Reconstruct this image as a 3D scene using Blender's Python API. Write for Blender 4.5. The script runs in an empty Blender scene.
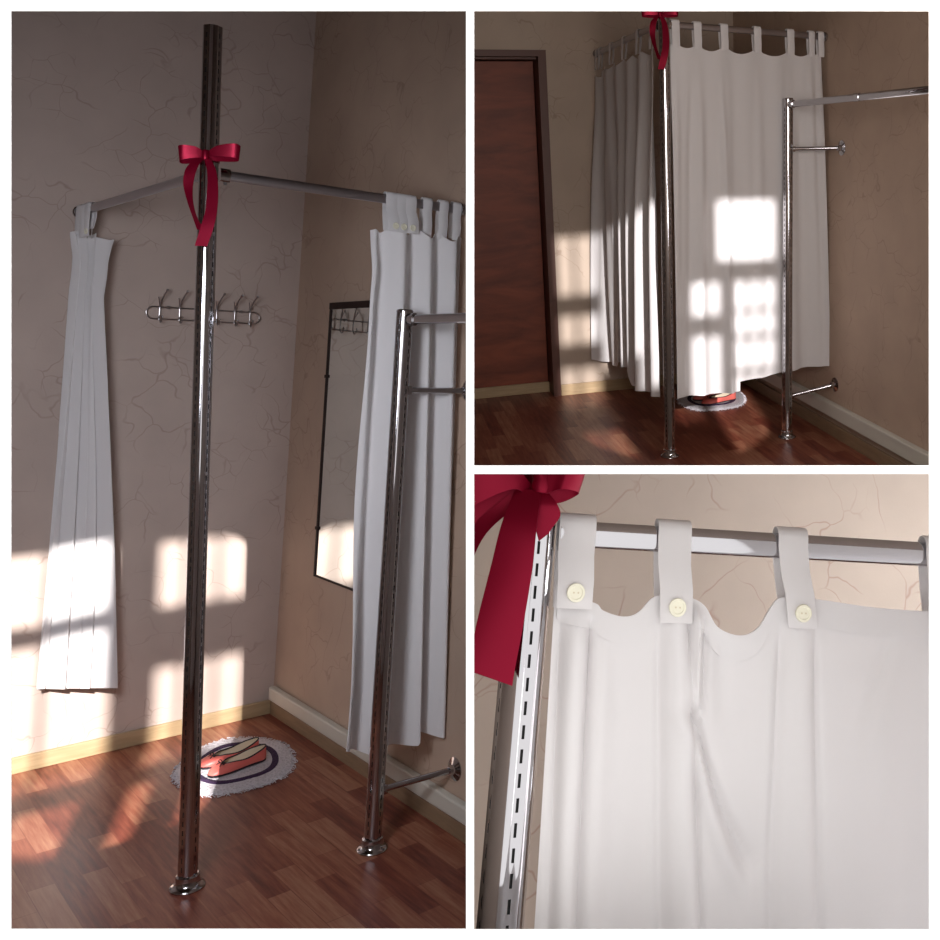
import bpy, bmesh, math, random
from mathutils import Matrix, Vector
random.seed(4)
sc = bpy.context.scene
COL = sc.collection
V = Vector

# ------------------------------------------------------------------ frames
# three corners of a fitting room stand behind an added white border board with three openings
F, PX, PY = 950.0, 670.0, 330.0
RC1 = Matrix([[0.7031631198674888, -0.710470085575972, 0.02817595357553053],
              [0.048314022879502705, 0.008206593815105814, -0.9987984816824427],
              [0.7093852141477284, 0.7036795501644373, 0.0400962420802348]])
T1 = V((-1.64742, 1.59171, 3.96963))
RC2 = Matrix([[0.9506877066328344, -0.309340209668409, -0.022394623004342473],
              [-0.08033444404056482, -0.17586105458409984, -0.981131625512735],
              [0.2995651207298594, 0.9345488345521988, -0.19203961643169298]])
T2 = V((0.42681, 0.30507, 6.11195))
RC3 = Matrix([[0.9618831328642946, -0.26812719826549586, 0.05374610926816172],
              [0.11061656027939389, 0.20175548953632083, -0.9731694092160493],
              [0.2500896145447166, 0.9420204498800727, 0.22372451073724592]])
T3 = V((0.16997385310657734, 2.50278320950315, 1.953441706796129))

def rt(R, T):
    M = R.to_4x4(); M.translation = T; return M
R2C = {1: rt(RC1, T1), 2: rt(RC2, T2), 3: rt(RC3, T3)}       # room -> optical frame
CAM_W = R2C[1].inverted()                                     # optical frame -> world (world = left room)
ROOM = {k: CAM_W @ R2C[k] for k in R2C}
ROOM[0] = CAM_W
FZ = 0.95                                                     # distance of the added border board

# ------------------------------------------------------------------ materials
def newmat(name):
    m = bpy.data.materials.new(name); m.use_nodes = True
    nt = m.node_tree
    return m, nt, nt.nodes['Principled BSDF']
def simple(name, col, rough=.5, metal=0, **kw):
    m, nt, b = newmat(name)
    b.inputs['Base Color'].default_value = (*col, 1); b.inputs['Roughness'].default_value = rough
    b.inputs['Metallic'].default_value = metal
    for k, v in kw.items(): b.inputs[k.replace('_', ' ')].default_value = v
    return m
def N(nt, t, **kw):
    n = nt.nodes.new(t)
    for k, v in kw.items():
        if k.startswith('i_'): n.inputs[k[2:].replace('_', ' ')].default_value = v
        else: setattr(n, k, v)
    return n
def ramp(nt, pts, interp='LINEAR'):
    n = nt.nodes.new('ShaderNodeValToRGB'); e = n.color_ramp.elements; n.color_ramp.interpolation = interp
    while len(e) > 1: e.remove(e[-1])
    e[0].position, e[0].color = pts[0][0], (*pts[0][1], 1)
    for p, c in pts[1:]:
        x = e.new(p); x.color = (*c, 1)
    return n

def wallpaper(name, base, vein, vamount=.8, scale=3.4):
    m, nt, b = newmat(name); L = nt.links.new
    tc = N(nt, 'ShaderNodeTexCoord')
    nz = N(nt, 'ShaderNodeTexNoise', i_Scale=5.5, i_Detail=2.5, i_Roughness=.5)
    L(tc.outputs['Object'], nz.inputs['Vector'])
    mx = N(nt, 'ShaderNodeMix', data_type='VECTOR'); mx.inputs[0].default_value = .16
    L(tc.outputs['Object'], mx.inputs[4]); L(nz.outputs['Color'], mx.inputs[5])
    out = None
    for sc_, th, msk in ((scale, .014, 3.0), (scale * 1.9, .020, 4.3)):
        vo = N(nt, 'ShaderNodeTexVoronoi', feature='DISTANCE_TO_EDGE'); vo.inputs['Scale'].default_value = sc_
        L(mx.outputs[1], vo.inputs['Vector'])
        r = N(nt, 'ShaderNodeMapRange'); r.inputs[1].default_value = 0; r.inputs[2].default_value = th
        r.inputs[3].default_value = 1; r.inputs[4].default_value = 0
        L(vo.outputs['Distance'], r.inputs[0])
        mk = N(nt, 'ShaderNodeTexNoise', i_Scale=msk, i_Detail=2.0); L(tc.outputs['Object'], mk.inputs['Vector'])
        r2 = N(nt, 'ShaderNodeMapRange'); r2.inputs[1].default_value = .49; r2.inputs[2].default_value = .58
        L(mk.outputs['Fac'], r2.inputs[0])
        mu = N(nt, 'ShaderNodeMath', operation='MULTIPLY'); L(r.outputs[0], mu.inputs[0]); L(r2.outputs[0], mu.inputs[1])
        if out is None: out = mu
        else:
            mm = N(nt, 'ShaderNodeMath', operation='MAXIMUM'); L(out.outputs[0], mm.inputs[0]); L(mu.outputs[0], mm.inputs[1]); out = mm
    am = N(nt, 'ShaderNodeMath', operation='MULTIPLY'); am.inputs[1].default_value = vamount; L(out.outputs[0], am.inputs[0])
    mt = N(nt, 'ShaderNodeTexNoise', i_Scale=5.0, i_Detail=6.0); L(tc.outputs['Object'], mt.inputs['Vector'])
    cr = ramp(nt, [(.3, tuple(c * .93 for c in base)), (.7, tuple(min(1, c * 1.06) for c in base))]); L(mt.outputs['Fac'], cr.inputs[0])
    cm = N(nt, 'ShaderNodeMix', data_type='RGBA'); L(am.outputs[0], cm.inputs[0]); L(cr.outputs[0], cm.inputs[6]); cm.inputs[7].default_value = (*vein, 1)
    L(cm.outputs[2], b.inputs['Base Color']); b.inputs['Roughness'].default_value = .75
    fine = N(nt, 'ShaderNodeTexNoise', i_Scale=160.0, i_Detail=3.0); L(tc.outputs['Object'], fine.inputs['Vector'])
    bp = N(nt, 'ShaderNodeBump', i_Strength=.12, i_Distance=.003); L(fine.outputs['Fac'], bp.inputs['Height']); L(bp.outputs[0], b.inputs['Normal'])
    return m

def laminate(name):
    m, nt, b = newmat(name); L = nt.links.new
    tc = N(nt, 'ShaderNodeTexCoord'); mp = N(nt, 'ShaderNodeMapping'); mp.inputs['Rotation'].default_value = (0, 0, math.pi / 2)
    L(tc.outputs['Object'], mp.inputs['Vector'])
    br = N(nt, 'ShaderNodeTexBrick', i_Scale=1.0, i_Mortar_Size=.0012, i_Brick_Width=.34, i_Row_Height=.066, i_Bias=-.1)
    br.offset = .37; br.offset_frequency = 2
    br.inputs['Color1'].default_value = (0, 0, 0, 1); br.inputs['Color2'].default_value = (1, 1, 1, 1); br.inputs['Mortar'].default_value = (.15, .15, .15, 1)
    L(mp.outputs[0], br.inputs['Vector'])
    ms = N(nt, 'ShaderNodeMapping'); ms.inputs['Scale'].default_value = (22, 1.6, 1); L(tc.outputs['Object'], ms.inputs['Vector'])
    gr = N(nt, 'ShaderNodeTexNoise', i_Scale=3.2, i_Detail=8.0, i_Roughness=.62); L(ms.outputs[0], gr.inputs['Vector'])
    add = N(nt, 'ShaderNodeMath', operation='MULTIPLY_ADD'); add.inputs[1].default_value = .42
    L(br.outputs['Color'], add.inputs[0]); L(gr.outputs['Fac'], add.inputs[2])
    cr = ramp(nt, [(.30, (.075, .014, .009)), (.52, (.17, .040, .024)), (.72, (.25, .080, .045)), (.98, (.36, .17, .10))])
    L(add.outputs[0], cr.inputs[0]); L(cr.outputs[0], b.inputs['Base Color'])
    b.inputs['Roughness'].default_value = .38
    bp = N(nt, 'ShaderNodeBump', i_Strength=.06, i_Distance=.002); L(gr.outputs['Fac'], bp.inputs['Height']); L(bp.outputs[0], b.inputs['Normal'])
    return m

def woodmat(name, c1, c2, rough=.45, stretch=(1, 1, 14), scale=3.0, coat=0):
    m, nt, b = newmat(name); L = nt.links.new
    tc = N(nt, 'ShaderNodeTexCoord'); mp = N(nt, 'ShaderNodeMapping'); mp.inputs['Scale'].default_value = stretch
    L(tc.outputs['Object'], mp.inputs['Vector'])
    n = N(nt, 'ShaderNodeTexNoise', i_Scale=scale, i_Detail=7.0, i_Roughness=.6, i_Distortion=.6); L(mp.outputs[0], n.inputs['Vector'])
    cr = ramp(nt, [(.3, c1), (.7, c2)]); L(n.outputs['Fac'], cr.inputs[0]); L(cr.outputs[0], b.inputs['Base Color'])
    b.inputs['Roughness'].default_value = rough; b.inputs['Coat Weight'].default_value = coat; b.inputs['Coat Roughness'].default_value = .25
    return m

def clothmat(name, col, trans=.25, weave=900):
    m, nt, b = newmat(name); L = nt.links.new
    b.inputs['Base Color'].default_value = (*col, 1); b.inputs['Roughness'].default_value = .85
    b.inputs['Sheen Weight'].default_value = .08
    tc = N(nt, 'ShaderNodeTexCoord')
    n = N(nt, 'ShaderNodeTexNoise', i_Scale=float(weave), i_Detail=2.0); L(tc.outputs['Object'], n.inputs['Vector'])
    n2 = N(nt, 'ShaderNodeTexNoise', i_Scale=14.0, i_Detail=3.0); L(tc.outputs['Object'], n2.inputs['Vector'])
    ad = N(nt, 'ShaderNodeMath', operation='MULTIPLY_ADD'); ad.inputs[1].default_value = .05; L(n.outputs['Fac'], ad.inputs[0]); L(n2.outputs['Fac'], ad.inputs[2])
    bp = N(nt, 'ShaderNodeBump', i_Strength=.25, i_Distance=.006); L(ad.outputs[0], bp.inputs['Height']); L(bp.outputs[0], b.inputs['Normal'])
    tr = N(nt, 'ShaderNodeBsdfTranslucent'); tr.inputs['Color'].default_value = (*[c * .95 for c in col], 1)
    mx = N(nt, 'ShaderNodeMixShader'); mx.inputs[0].default_value = trans
    L(b.outputs[0], mx.inputs[1]); L(tr.outputs[0], mx.inputs[2])
    L(mx.outputs[0], nt.nodes['Material Output'].inputs['Surface'])
    return m

WALL = wallpaper('cracked wallpaper', (.50, .40, .35), (.22, .13, .095), .42, 5.2)
WALL2 = wallpaper('cracked wallpaper warm', (.50, .40, .32), (.24, .15, .10), .42, 5.2)
WALLR = wallpaper('cracked wallpaper warmlit', (.47, .345, .265), (.22, .13, .09), .42, 5.2)  # right-wall copy, warm light and bounce put into the browner colour
WALL3 = wallpaper('cracked wallpaper close', (.51, .425, .36), (.32, .17, .13), .6, 5.0)
PLAIN = simple('plain plaster', (.30, .24, .20), .9)
WHITE = simple('white painted board', (.92, .92, .92), .8)
FLOOR = laminate('reddish laminate')
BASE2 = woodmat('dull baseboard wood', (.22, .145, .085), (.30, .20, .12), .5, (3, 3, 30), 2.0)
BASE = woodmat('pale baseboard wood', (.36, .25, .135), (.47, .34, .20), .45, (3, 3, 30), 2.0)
DUCT = simple('white cable duct', (.60, .57, .50), .5)
DOORM = woodmat('red brown door veneer', (.13, .026, .011), (.28, .066, .028), .55, (1.2, 1, 5), 2.2, .0)
DOORF = simple('dark brown door frame', (.11, .042, .028), .5)
CHROME = simple('chrome', (.52, .51, .53), .09, 1)
SATIN = simple('satin steel', (.50, .48, .51), .30, 1)
DARK = simple('dark slot interior', (.012, .012, .012), .8)
SCREW = simple('screw steel', (.35, .35, .36), .3, 1)
CLOTH = clothmat('white cotton cloth', (.87, .845, .845), .22)
BUTTON = simple('ivory button', (.87, .84, .68), .35)
RIBBON = simple('crimson satin ribbon', (.22, .0015, .020), .36, .5, Specular_IOR_Level=.2)
BRONZE = simple('mirror frame dark wood', (.022, .010, .008), .6, Specular_IOR_Level=.25)
GLASS = simple('mirror glass', (.86, .90, .88), .015, 1)
WIRE = simple('grey steel wire', (.36, .34, .34), .3, 1)
CORAL = simple('coral leather', (.80, .17, .14), .42)
BLACK = simple('black trim', (.02, .012, .016), .5)
INSOLE = simple('beige insole', (.80, .68, .52), .7)
def rugmat(name, c):
    m, nt, b = newmat(name); L = nt.links.new
    tc = N(nt, 'ShaderNodeTexCoord'); vo = N(nt, 'ShaderNodeTexVoronoi', i_Scale=110.0); L(tc.outputs['Object'], vo.inputs['Vector'])
    cr = ramp(nt, [(0, tuple(x * .75 for x in c)), (.6, c)]); L(vo.outputs['Distance'], cr.inputs[0]); L(cr.outputs[0], b.inputs['Base Color'])
    bp = N(nt, 'ShaderNodeBump', i_Strength=.8, i_Distance=.006); L(vo.outputs['Distance'], bp.inputs['Height']); L(bp.outputs[0], b.inputs['Normal'])
    b.inputs['Roughness'].default_value = .95
    return m
RUGW = rugmat('crocheted white yarn', (.66, .62, .66)); RUGP = rugmat('crocheted purple yarn', (.045, .018, .065))

# ------------------------------------------------------------------ object helpers
CLIP = []                                                     # (object, room)
def thicken(bm, t):
    """give a sheet a real thickness: a second skin behind it and a rim"""
    bm.normal_update(); vs = list(bm.verts); fs = list(bm.faces); rim = [e for e in bm.edges if len(e.link_faces) == 1]
    rim = [(e, e.link_faces[0]) for e in rim]
    tw = {v: bm.verts.new(v.co - v.normal * t) for v in vs}
    for e, f in rim:
        a, b = e.verts
        ls = list(f.verts); i = ls.index(a)
        if ls[(i + 1) % len(ls)] is not b: a, b = b, a
        bm.faces.new((b, a, tw[a], tw[b]))
    for f in fs: bm.faces.new([tw[v] for v in reversed(f.verts)])
    bm.normal_update()
def mesh_obj(name, bm, mat, room, base=V((0, 0, 0)), parent=None, smooth=True, solid=0):
    me = bpy.data.meshes.new(name)
    base = V(base)
    if base.length: bmesh.ops.translate(bm, verts=bm.verts, vec=-base)
    if solid:
        thicken(bm, solid)
    if smooth:
        for f in bm.faces: f.smooth = True
        for e in bm.edges:
            if len(e.link_faces) == 2 and e.calc_face_angle(0) > .7: e.smooth = False
    bm.to_mesh(me); bm.free()
    me.materials.append(mat)
    o = bpy.data.objects.new(name, me); COL.objects.link(o)
    if parent is not None: o.parent = parent; o.matrix_world = parent.matrix_world @ Matrix()
    else: o.matrix_world = ROOM[room] @ Matrix.Translation(base)
    CLIP.append((o, room))
    return o

class Thing:
    def __init__(s, name, label, cat, room, base=(0, 0, 0), group=None):
        s.room = room; s.base = V(base)
        e = bpy.data.objects.new(name, None); e.empty_display_size = .05; COL.objects.link(e)
        e.matrix_world = ROOM[room] @ Matrix.Translation(s.base)
        e['label'] = label; e['category'] = cat
        if group: e['group'] = group
        s.e = e
    def part(s, name, bm, mat, parent=None, label=None, **kw):
        o = mesh_obj(name, bm, mat, s.room, s.base, None, **kw)
        o.parent = parent or s.e
        o.matrix_parent_inverse = Matrix()
        o.matrix_basis = Matrix()
        if label: o['label'] = label
        return o

def struct(name, bm, mat, room, label, smooth=False, parent=None):
    o = mesh_obj(name, bm, mat, room, smooth=smooth)
    if parent: o.parent = parent; o.matrix_basis = Matrix()
    else: o['kind'] = 'structure'; o['label'] = label; 
    return o

def box(bm, lo, hi, bev=0):
    vs = [bm.verts.new((x, y, z)) for x in (lo[0], hi[0]) for y in (lo[1], hi[1]) for z in (lo[2], hi[2])]
    fs = [(0, 1, 3, 2), (4, 6, 7, 5), (0, 4, 5, 1), (2, 3, 7, 6), (0, 2, 6, 4), (1, 5, 7, 3)]
    nf = [bm.faces.new([vs[i] for i in f]) for f in fs]
    bmesh.ops.recalc_face_normals(bm, faces=nf)
    if bev:
        es = list({e for f in nf for e in f.edges})
        bmesh.ops.bevel(bm, geom=es, offset=bev, segments=2, affect='EDGES', profile=.5)
    return bm
def quadbox(bm, a, b, c, d, n):
    """slab between quad a,b,c,d and its copy moved by n"""
    n = V(n); p = [V(q) for q in (a, b, c, d)]
    vs = [bm.verts.new(q) for q in p] + [bm.verts.new(q + n) for q in p]
    fs = [(0, 1, 2, 3), (7, 6, 5, 4), (0, 4, 5, 1), (1, 5, 6, 2), (2, 6, 7, 3), (3, 7, 4, 0)]
    nf = [bm.faces.new([vs[i] for i in f]) for f in fs]
    bmesh.ops.recalc_face_normals(bm, faces=nf); return bm
def basis(d, up=V((0, 0, 1))):
    d = V(d).normalized()
    if abs(d.dot(up)) > .98: up = V((0, 1, 0))
    u = up - d * d.dot(up); u.normalize(); return u, d.cross(u)
def sweep(bm, pts, prof, up=V((0, 0, 1)), cap=True, scale=None):
    """prof: list of (side, up) offsets"""
    pts = [V(p) for p in pts]; rings = []
    for i, p in enumerate(pts):
        d = (pts[min(i + 1, len(pts) - 1)] - pts[max(i - 1, 0)])
        u, s = basis(d, up); k = scale[i] if scale else 1
        rings.append([bm.verts.new(p + s * a * k + u * b * k) for a, b in prof])
    n = len(prof)
    for r0, r1 in zip(rings, rings[1:]):
        for j in range(n): bm.faces.new((r0[j], r0[(j + 1) % n], r1[(j + 1) % n], r1[j]))
    if cap: bm.faces.new(rings[0][::-1]); bm.faces.new(rings[-1])
    return bm
def circ(r, n=16, ry=None):
    ry = ry or r
    return [(r * math.cos(2 * math.pi * i / n), ry * math.sin(2 * math.pi * i / n)) for i in range(n)]
def lathe(bm, c, axis, prof, n=40):
    """prof: list of (radius, height along axis)"""
    axis = V(axis).normalized(); u, s = basis(axis); c = V(c); rings = []
    for r, h in prof:
        if r < 1e-6: rings.append([bm.verts.new(c + axis * h)])
        else: rings.append([bm.verts.new(c + axis * h + (u * math.cos(t) + s * math.sin(t)) * r) for t in [2 * math.pi * k / n for k in range(n)]])
    for a, b in zip(rings, rings[1:]):
        for k in range(n):
            k2 = (k + 1) % n
            if len(a) == 1 and len(b) == 1: continue
            if len(a) == 1: bm.faces.new((a[0], b[k], b[k2]))
            elif len(b) == 1: bm.faces.new((a[k], a[k2], b[0]))
            else: bm.faces.new((a[k], a[k2], b[k2], b[k]))
    bmesh.ops.recalc_face_normals(bm, faces=bm.faces)
    return bm
def ball(bm, c, r, n=10):
    return lathe(bm, c, (0, 0, 1), [(r * math.sin(math.pi * k / n), -r * math.cos(math.pi * k / n)) for k in range(n + 1)], 14)
def catmull(pts, n=8):
    P = [V(p) for p in pts]; P = [P[0] * 2 - P[1]] + P + [P[-1] * 2 - P[-2]]; out = []
    for i in range(1, len(P) - 2):
        for k in range(n):
            t = k / n
            out.append(.5 * ((2 * P[i]) + (-P[i - 1] + P[i + 1]) * t + (2 * P[i - 1] - 5 * P[i] + 4 * P[i + 1] - P[i + 2]) * t * t + (-P[i - 1] + 3 * P[i] - 3 * P[i + 1] + P[i + 2]) * t ** 3))
    out.append(P[-2]); return out
def lerpc(ctrl, s):
    """smooth interpolation of control tuples (s, ...)"""
    if s <= ctrl[0][0]: return V(ctrl[0][1:])
    for a, b in zip(ctrl, ctrl[1:]):
        if s <= b[0]:
            t = (s - a[0]) / (b[0] - a[0])
            return V(a[1:]).lerp(V(b[1:]), t)
    return V(ctrl[-1][1:])
def gauss(x, c, w): return math.exp(-((x - c) / w) ** 2)
def sstep(x, a, b):
    t = max(0, min(1, (x - a) / (b - a))); return t * t * (3 - 2 * t)
def surf(bm, fn, nu, nv, keep=None):
    g = [[bm.verts.new(fn(i / nu, j / nv)) for j in range(nv + 1)] for i in range(nu + 1)]
    for i in range(nu):
        for j in range(nv):
            if keep and not keep((i + .5) / nu, (j + .5) / nv): continue
            bm.faces.new((g[i][j], g[i + 1][j], g[i + 1][j + 1], g[i][j + 1]))
    return bm

# ------------------------------------------------------------------ hardware
def slotted_tube(p0, p1, r, rot, z_first, pitch=.025, slot=.0145, n=88, rows=(0, 1, 22, 23, 44, 45, 66, 67)):
    """chrome display upright with four rows of punched slots"""
    bm = bmesh.new(); p0, p1 = V(p0), V(p1); L = (p1 - p0).length; d = (p1 - p0) / L
    u, s = basis(d, V((0, 1, 0)))
    hs = [0.0]; kind = []
    h = z_first
    hs.append(h); kind.append(0)
    while h + pitch < L - .008:
        hs.append(h + slot); kind.append(1); hs.append(h + pitch); kind.append(0); h += pitch
    hs.append(L); kind.append(0)
    def rad(k):              # shallow channel along every slot row
        q = min(abs(((k - c + n / 2) % n) - n / 2) for c in (1, 23, 45, 67))
        return r - .0022 * (1 - sstep(q, 2.2, 4.6))
    rings = [[bm.verts.new(p0 + d * h + (u * math.cos(2 * math.pi * k / n + rot) + s * math.sin(2 * math.pi * k / n + rot)) * rad(k)) for k in range(n)] for h in hs]
    for i, kd in enumerate(kind):
        for k in range(n):
            if kd and k in rows: continue
            bm.faces.new((rings[i][k], rings[i][(k + 1) % n], rings[i + 1][(k + 1) % n], rings[i + 1][k]))
    return bm
def post_parts(T, p0, p1, r, rot, cap=True):
    tube = T.part('upright_tube', slotted_tube(p0, p1, r, rot, .05), CHROME)
    bm = bmesh.new(); d = (V(p1) - V(p0)).normalized()
    sweep(bm, [V(p0) + d * .002, V(p1) - d * .004], circ(r - .0042, 28), V((0, 1, 0)))
    T.part('slot_lining', bm, DARK, tube, 'dark inside seen through the slots')
    bm = bmesh.new()
    lathe(bm, p0, (0, 0, 1), [(.0, 0), (.045, 0), (.046, .003), (.045, .0055), (.039, .009), (r + .009, .012), (r + .006, .016), (r + .005, .034), (r + .001, .038), (r - .001, .038)], 48)
    fl = T.part('base_flange', bm, CHROME)
    for k in range(3):
        a = k * 2.094 + .9
        bm = bmesh.new(); lathe(bm, V(p0) + V((math.cos(a) * .0405, math.sin(a) * .0405, .0075)), (0, 0, 1), [(.0045, 0), (.004, .002), (0, .003)], 12)
        T.part('screw', bm, SCREW, fl)
def oval_rail(bm, a, b, h=.030, w=.015):
    prof = []
    r = w / 2
    for k in range(28):
        t = 2 * math.pi * k / 28; c, s_ = math.cos(t), math.sin(t)
        prof.append((math.copysign(abs(c) ** .85, c) * r, math.copysign(abs(s_) ** .85, s_) * h / 2))
    a, b = V(a), V(b)
    return sweep(bm, [a.lerp(b, k / 6) for k in range(7)], prof)
def rail_thing(room, a, b, label, group, mat=SATIN, wall=True, h=.030):
    T = Thing('curtain_rail', label, 'rail', room, a, group)
    a, b = V(a), V(b); d = (b - a).normalized()
    bm = bmesh.new(); oval_rail(bm, a, b, h, h / 2); T.part('rail_tube', bm, mat)
    bm = bmesh.new(); oval_rail(bm, a - d * .004, a + d * .022, h + .010, h / 2 + .010)
    hk = T.part('hook_bracket', bm, CHROME)
    bm = bmesh.new(); lathe(bm, a + d * .011 + V((0, 0, -h / 2 - .010)), (0, 0, 1), [(0, -.002), (.005, -.001), (.005, .006), (0, .007)], 12); T.part('set_screw', bm, SCREW, hk)
    if wall:
        bm = bmesh.new(); lathe(bm, b - d * .014, d, [(.0, 0), (h * .62, 0), (h * .72, .003), (h * .72, .012), (0, .012)], 28); T.part('wall_socket', bm, CHROME)
    return T

def ribbon_strip(pts, dirs, w, n=8, curl=.0):
    P = catmull(pts, n); D = catmull(dirs, n); W = catmull([(x, 0, 0) for x in w], n)
    bm = bmesh.new(); m = 6
    g = []
    for p, d, x in zip(P, D, W):
        d = V(d).normalized()
        g.append([bm.verts.new(p + d * x.x * (k / m - .5)) for k in range(m + 1)])
    for a, b in zip(g, g[1:]):
        for k in range(m): bm.faces.new((a[k], a[k + 1], b[k + 1], b[k]))
    return bm

# ------------------------------------------------------------------ curtains
def tab_strap(T, c, d, n, w, zr, h_front, h_back, rail_h, btn=True, lean=0, skirt=.0, lift=.0):
    """strap folded over the rail. c: point on rail centre, d: rail direction, n: towards the viewer"""
    c, d, n = V(c), V(d).normalized(), V(n).normalized(); up = V((0, 0, 1)); rr = rail_h / 4 + .004
    prof = []
    prof.append((rr + skirt, -h_front)); prof.append((rr + skirt * .8 + .001, -h_front * .6)); prof.append((rr + .001, -h_front * .3))
    prof.append((rr, 0)); prof.append((rr, rail_h / 2 - .004))
    for k in range(1, 6): t = math.pi * k / 6; prof.append((rr * math.cos(t), rail_h / 2 - .004 + (rr + .001) * math.sin(t)))
    prof.append((-rr, rail_h / 2 - .004)); prof.append((-rr, 0)); prof.append((-rr * .8, -h_back * .5)); prof.append((-rr * .2, -h_back))
    bm = bmesh.new(); m = 5; g = []
    for q, (a, b) in enumerate(prof):
        lf = lean * min(0, b) / max(h_front, .01)
        nar = 1 - .06 * max(0, -b) / h_front
        g.append([bm.verts.new(c + n * a + up * b + d * ((k / m - .5) * w * nar + lf) + n * (.0025 * math.sin(k / m * math.pi) * (1 if a > 0 else -1))) for k in range(m + 1)])
    for a, b in zip(g, g[1:]):
        for k in range(m): bm.faces.new((a[k], a[k + 1], b[k + 1], b[k]))
    t = T.part('tab', bm, CLOTH, solid=.0012)
    if btn:
        bm = bmesh.new(); bc = c + n * (rr + skirt + .0025) + up * (-h_front + .018) - d * lean * .9
        lathe(bm, bc, n, [(0, -.001), (.0095, -.001), (.0108, .0008), (.0102, .0026), (.0077, .0026), (.0072, .0016), (0, .0016)], 28)
        b = T.part('button', bm, BUTTON, t)
        bm = bmesh.new()
        for sx in (-1, 1):
            lathe(bm, bc + d * .0026 * sx + n * .0015, n, [(.0011, 0), (.0011, .0006), (0, .0006)], 8)
        T.part('thread_hole', bm, simple_thread, b)
    return t
simple_thread = simple('button thread', (.70, .62, .45), .8)

def curtain_cloth(T, top, bot, fold, nrm, nu=150, nv=80, ztop=None, name='cloth_panel', waist=None):
    """top, bot: control tuples (s,x,y,z); fold(s,v) metres along nrm(s)"""
    def fn(s, v):
        a, b = lerpc(top, s), lerpc(bot, s)
        if ztop: a.z = ztop(s)
        p = a.lerp(b, v)
        if waist: p.x += waist(s, v)
        f = fold(s, v)
        if isinstance(f, tuple): return p + nrm * f[0] + nrm.cross(V((0, 0, 1))) * f[1]
        return p + nrm * f
    bm = bmesh.new(); surf(bm, fn, nu, nv)
    return T.part(name, bm, CLOTH, solid=.0012)

# ------------------------------------------------------------------ rug and shoes
def rug(room, c, ax, ay, rot, label):
    T = Thing('round_rug', label, 'rug', room, (c[0], c[1], .0008), 'round crocheted rugs')
    rnd = [random.uniform(-1, 1) for _ in range(90)]
    def edge(t, k):
        i = t / (2 * math.pi) * 90; a = int(i) % 90; f = i - int(i)
        return 1 + k * (rnd[a] * (1 - f) + rnd[(a + 1) % 90] * f) + .03 * math.sin(3 * t + 1) + .02 * math.sin(5 * t)
    def P(t, r, z, k=0):
        e = edge(t, k); x, y = ax * r * e * math.cos(t), ay * r * e * math.sin(t)
        return V((c[0] + x * math.cos(rot) - y * math.sin(rot), c[1] + x * math.sin(rot) + y * math.cos(rot), z))
    bm = bmesh.new(); n = 90
    prof = [(0, .009), (.15, .009), (.3, .0105), (.34, .009), (.5, .0105), (.6, .009), (.8, .0105), (.9, .0095), (.97, .007), (1.0, .001)]
    rings = []
    for r, z in prof:
        rings.append([bm.verts.new(P(2 * math.pi * k / n, r, z + random.uniform(-.0007, .0007), .022 if r > .85 else 0)) for k in range(n)] if r else [bm.verts.new(P(0, 0, z))])
    for a, b in zip(rings, rings[1:]):
        for k in range(n):
            k2 = (k + 1) % n
            if len(a) == 1: bm.faces.new((a[0], b[k], b[k2]))
            else: bm.faces.new((a[k], a[k2], b[k2], b[k]))
    T.part('rug_disc', bm, RUGW)
    bm = bmesh.new(); rings = []
    for r, z in ((.62, .0100), (.632, .0122), (.722, .0124), (.735, .0100)):
        rings.append([bm.verts.new(P(2 * math.pi * k / n, r, z)) for k in range(n)])
    for a, b in zip(rings, rings[1:]):
        for k in range(n): bm.faces.new((a[k], a[(k + 1) % n], b[(k + 1) % n], b[k]))
    T.part('purple_band', bm, RUGP)
    bm = bmesh.new()
    for k in range(150):
        t = 2 * math.pi * (k + random.random()) / 150; l = random.uniform(.02, .075)
        sweep(bm, [P(t, .97, .005), P(t + random.uniform(-.03, .03), 1 + l * .6, .004), P(t + random.uniform(-.05, .05), 1 + l, .0018)], circ(.0016, 5))
    f = T.part('fringe', bm, RUGW)
    return T

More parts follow.
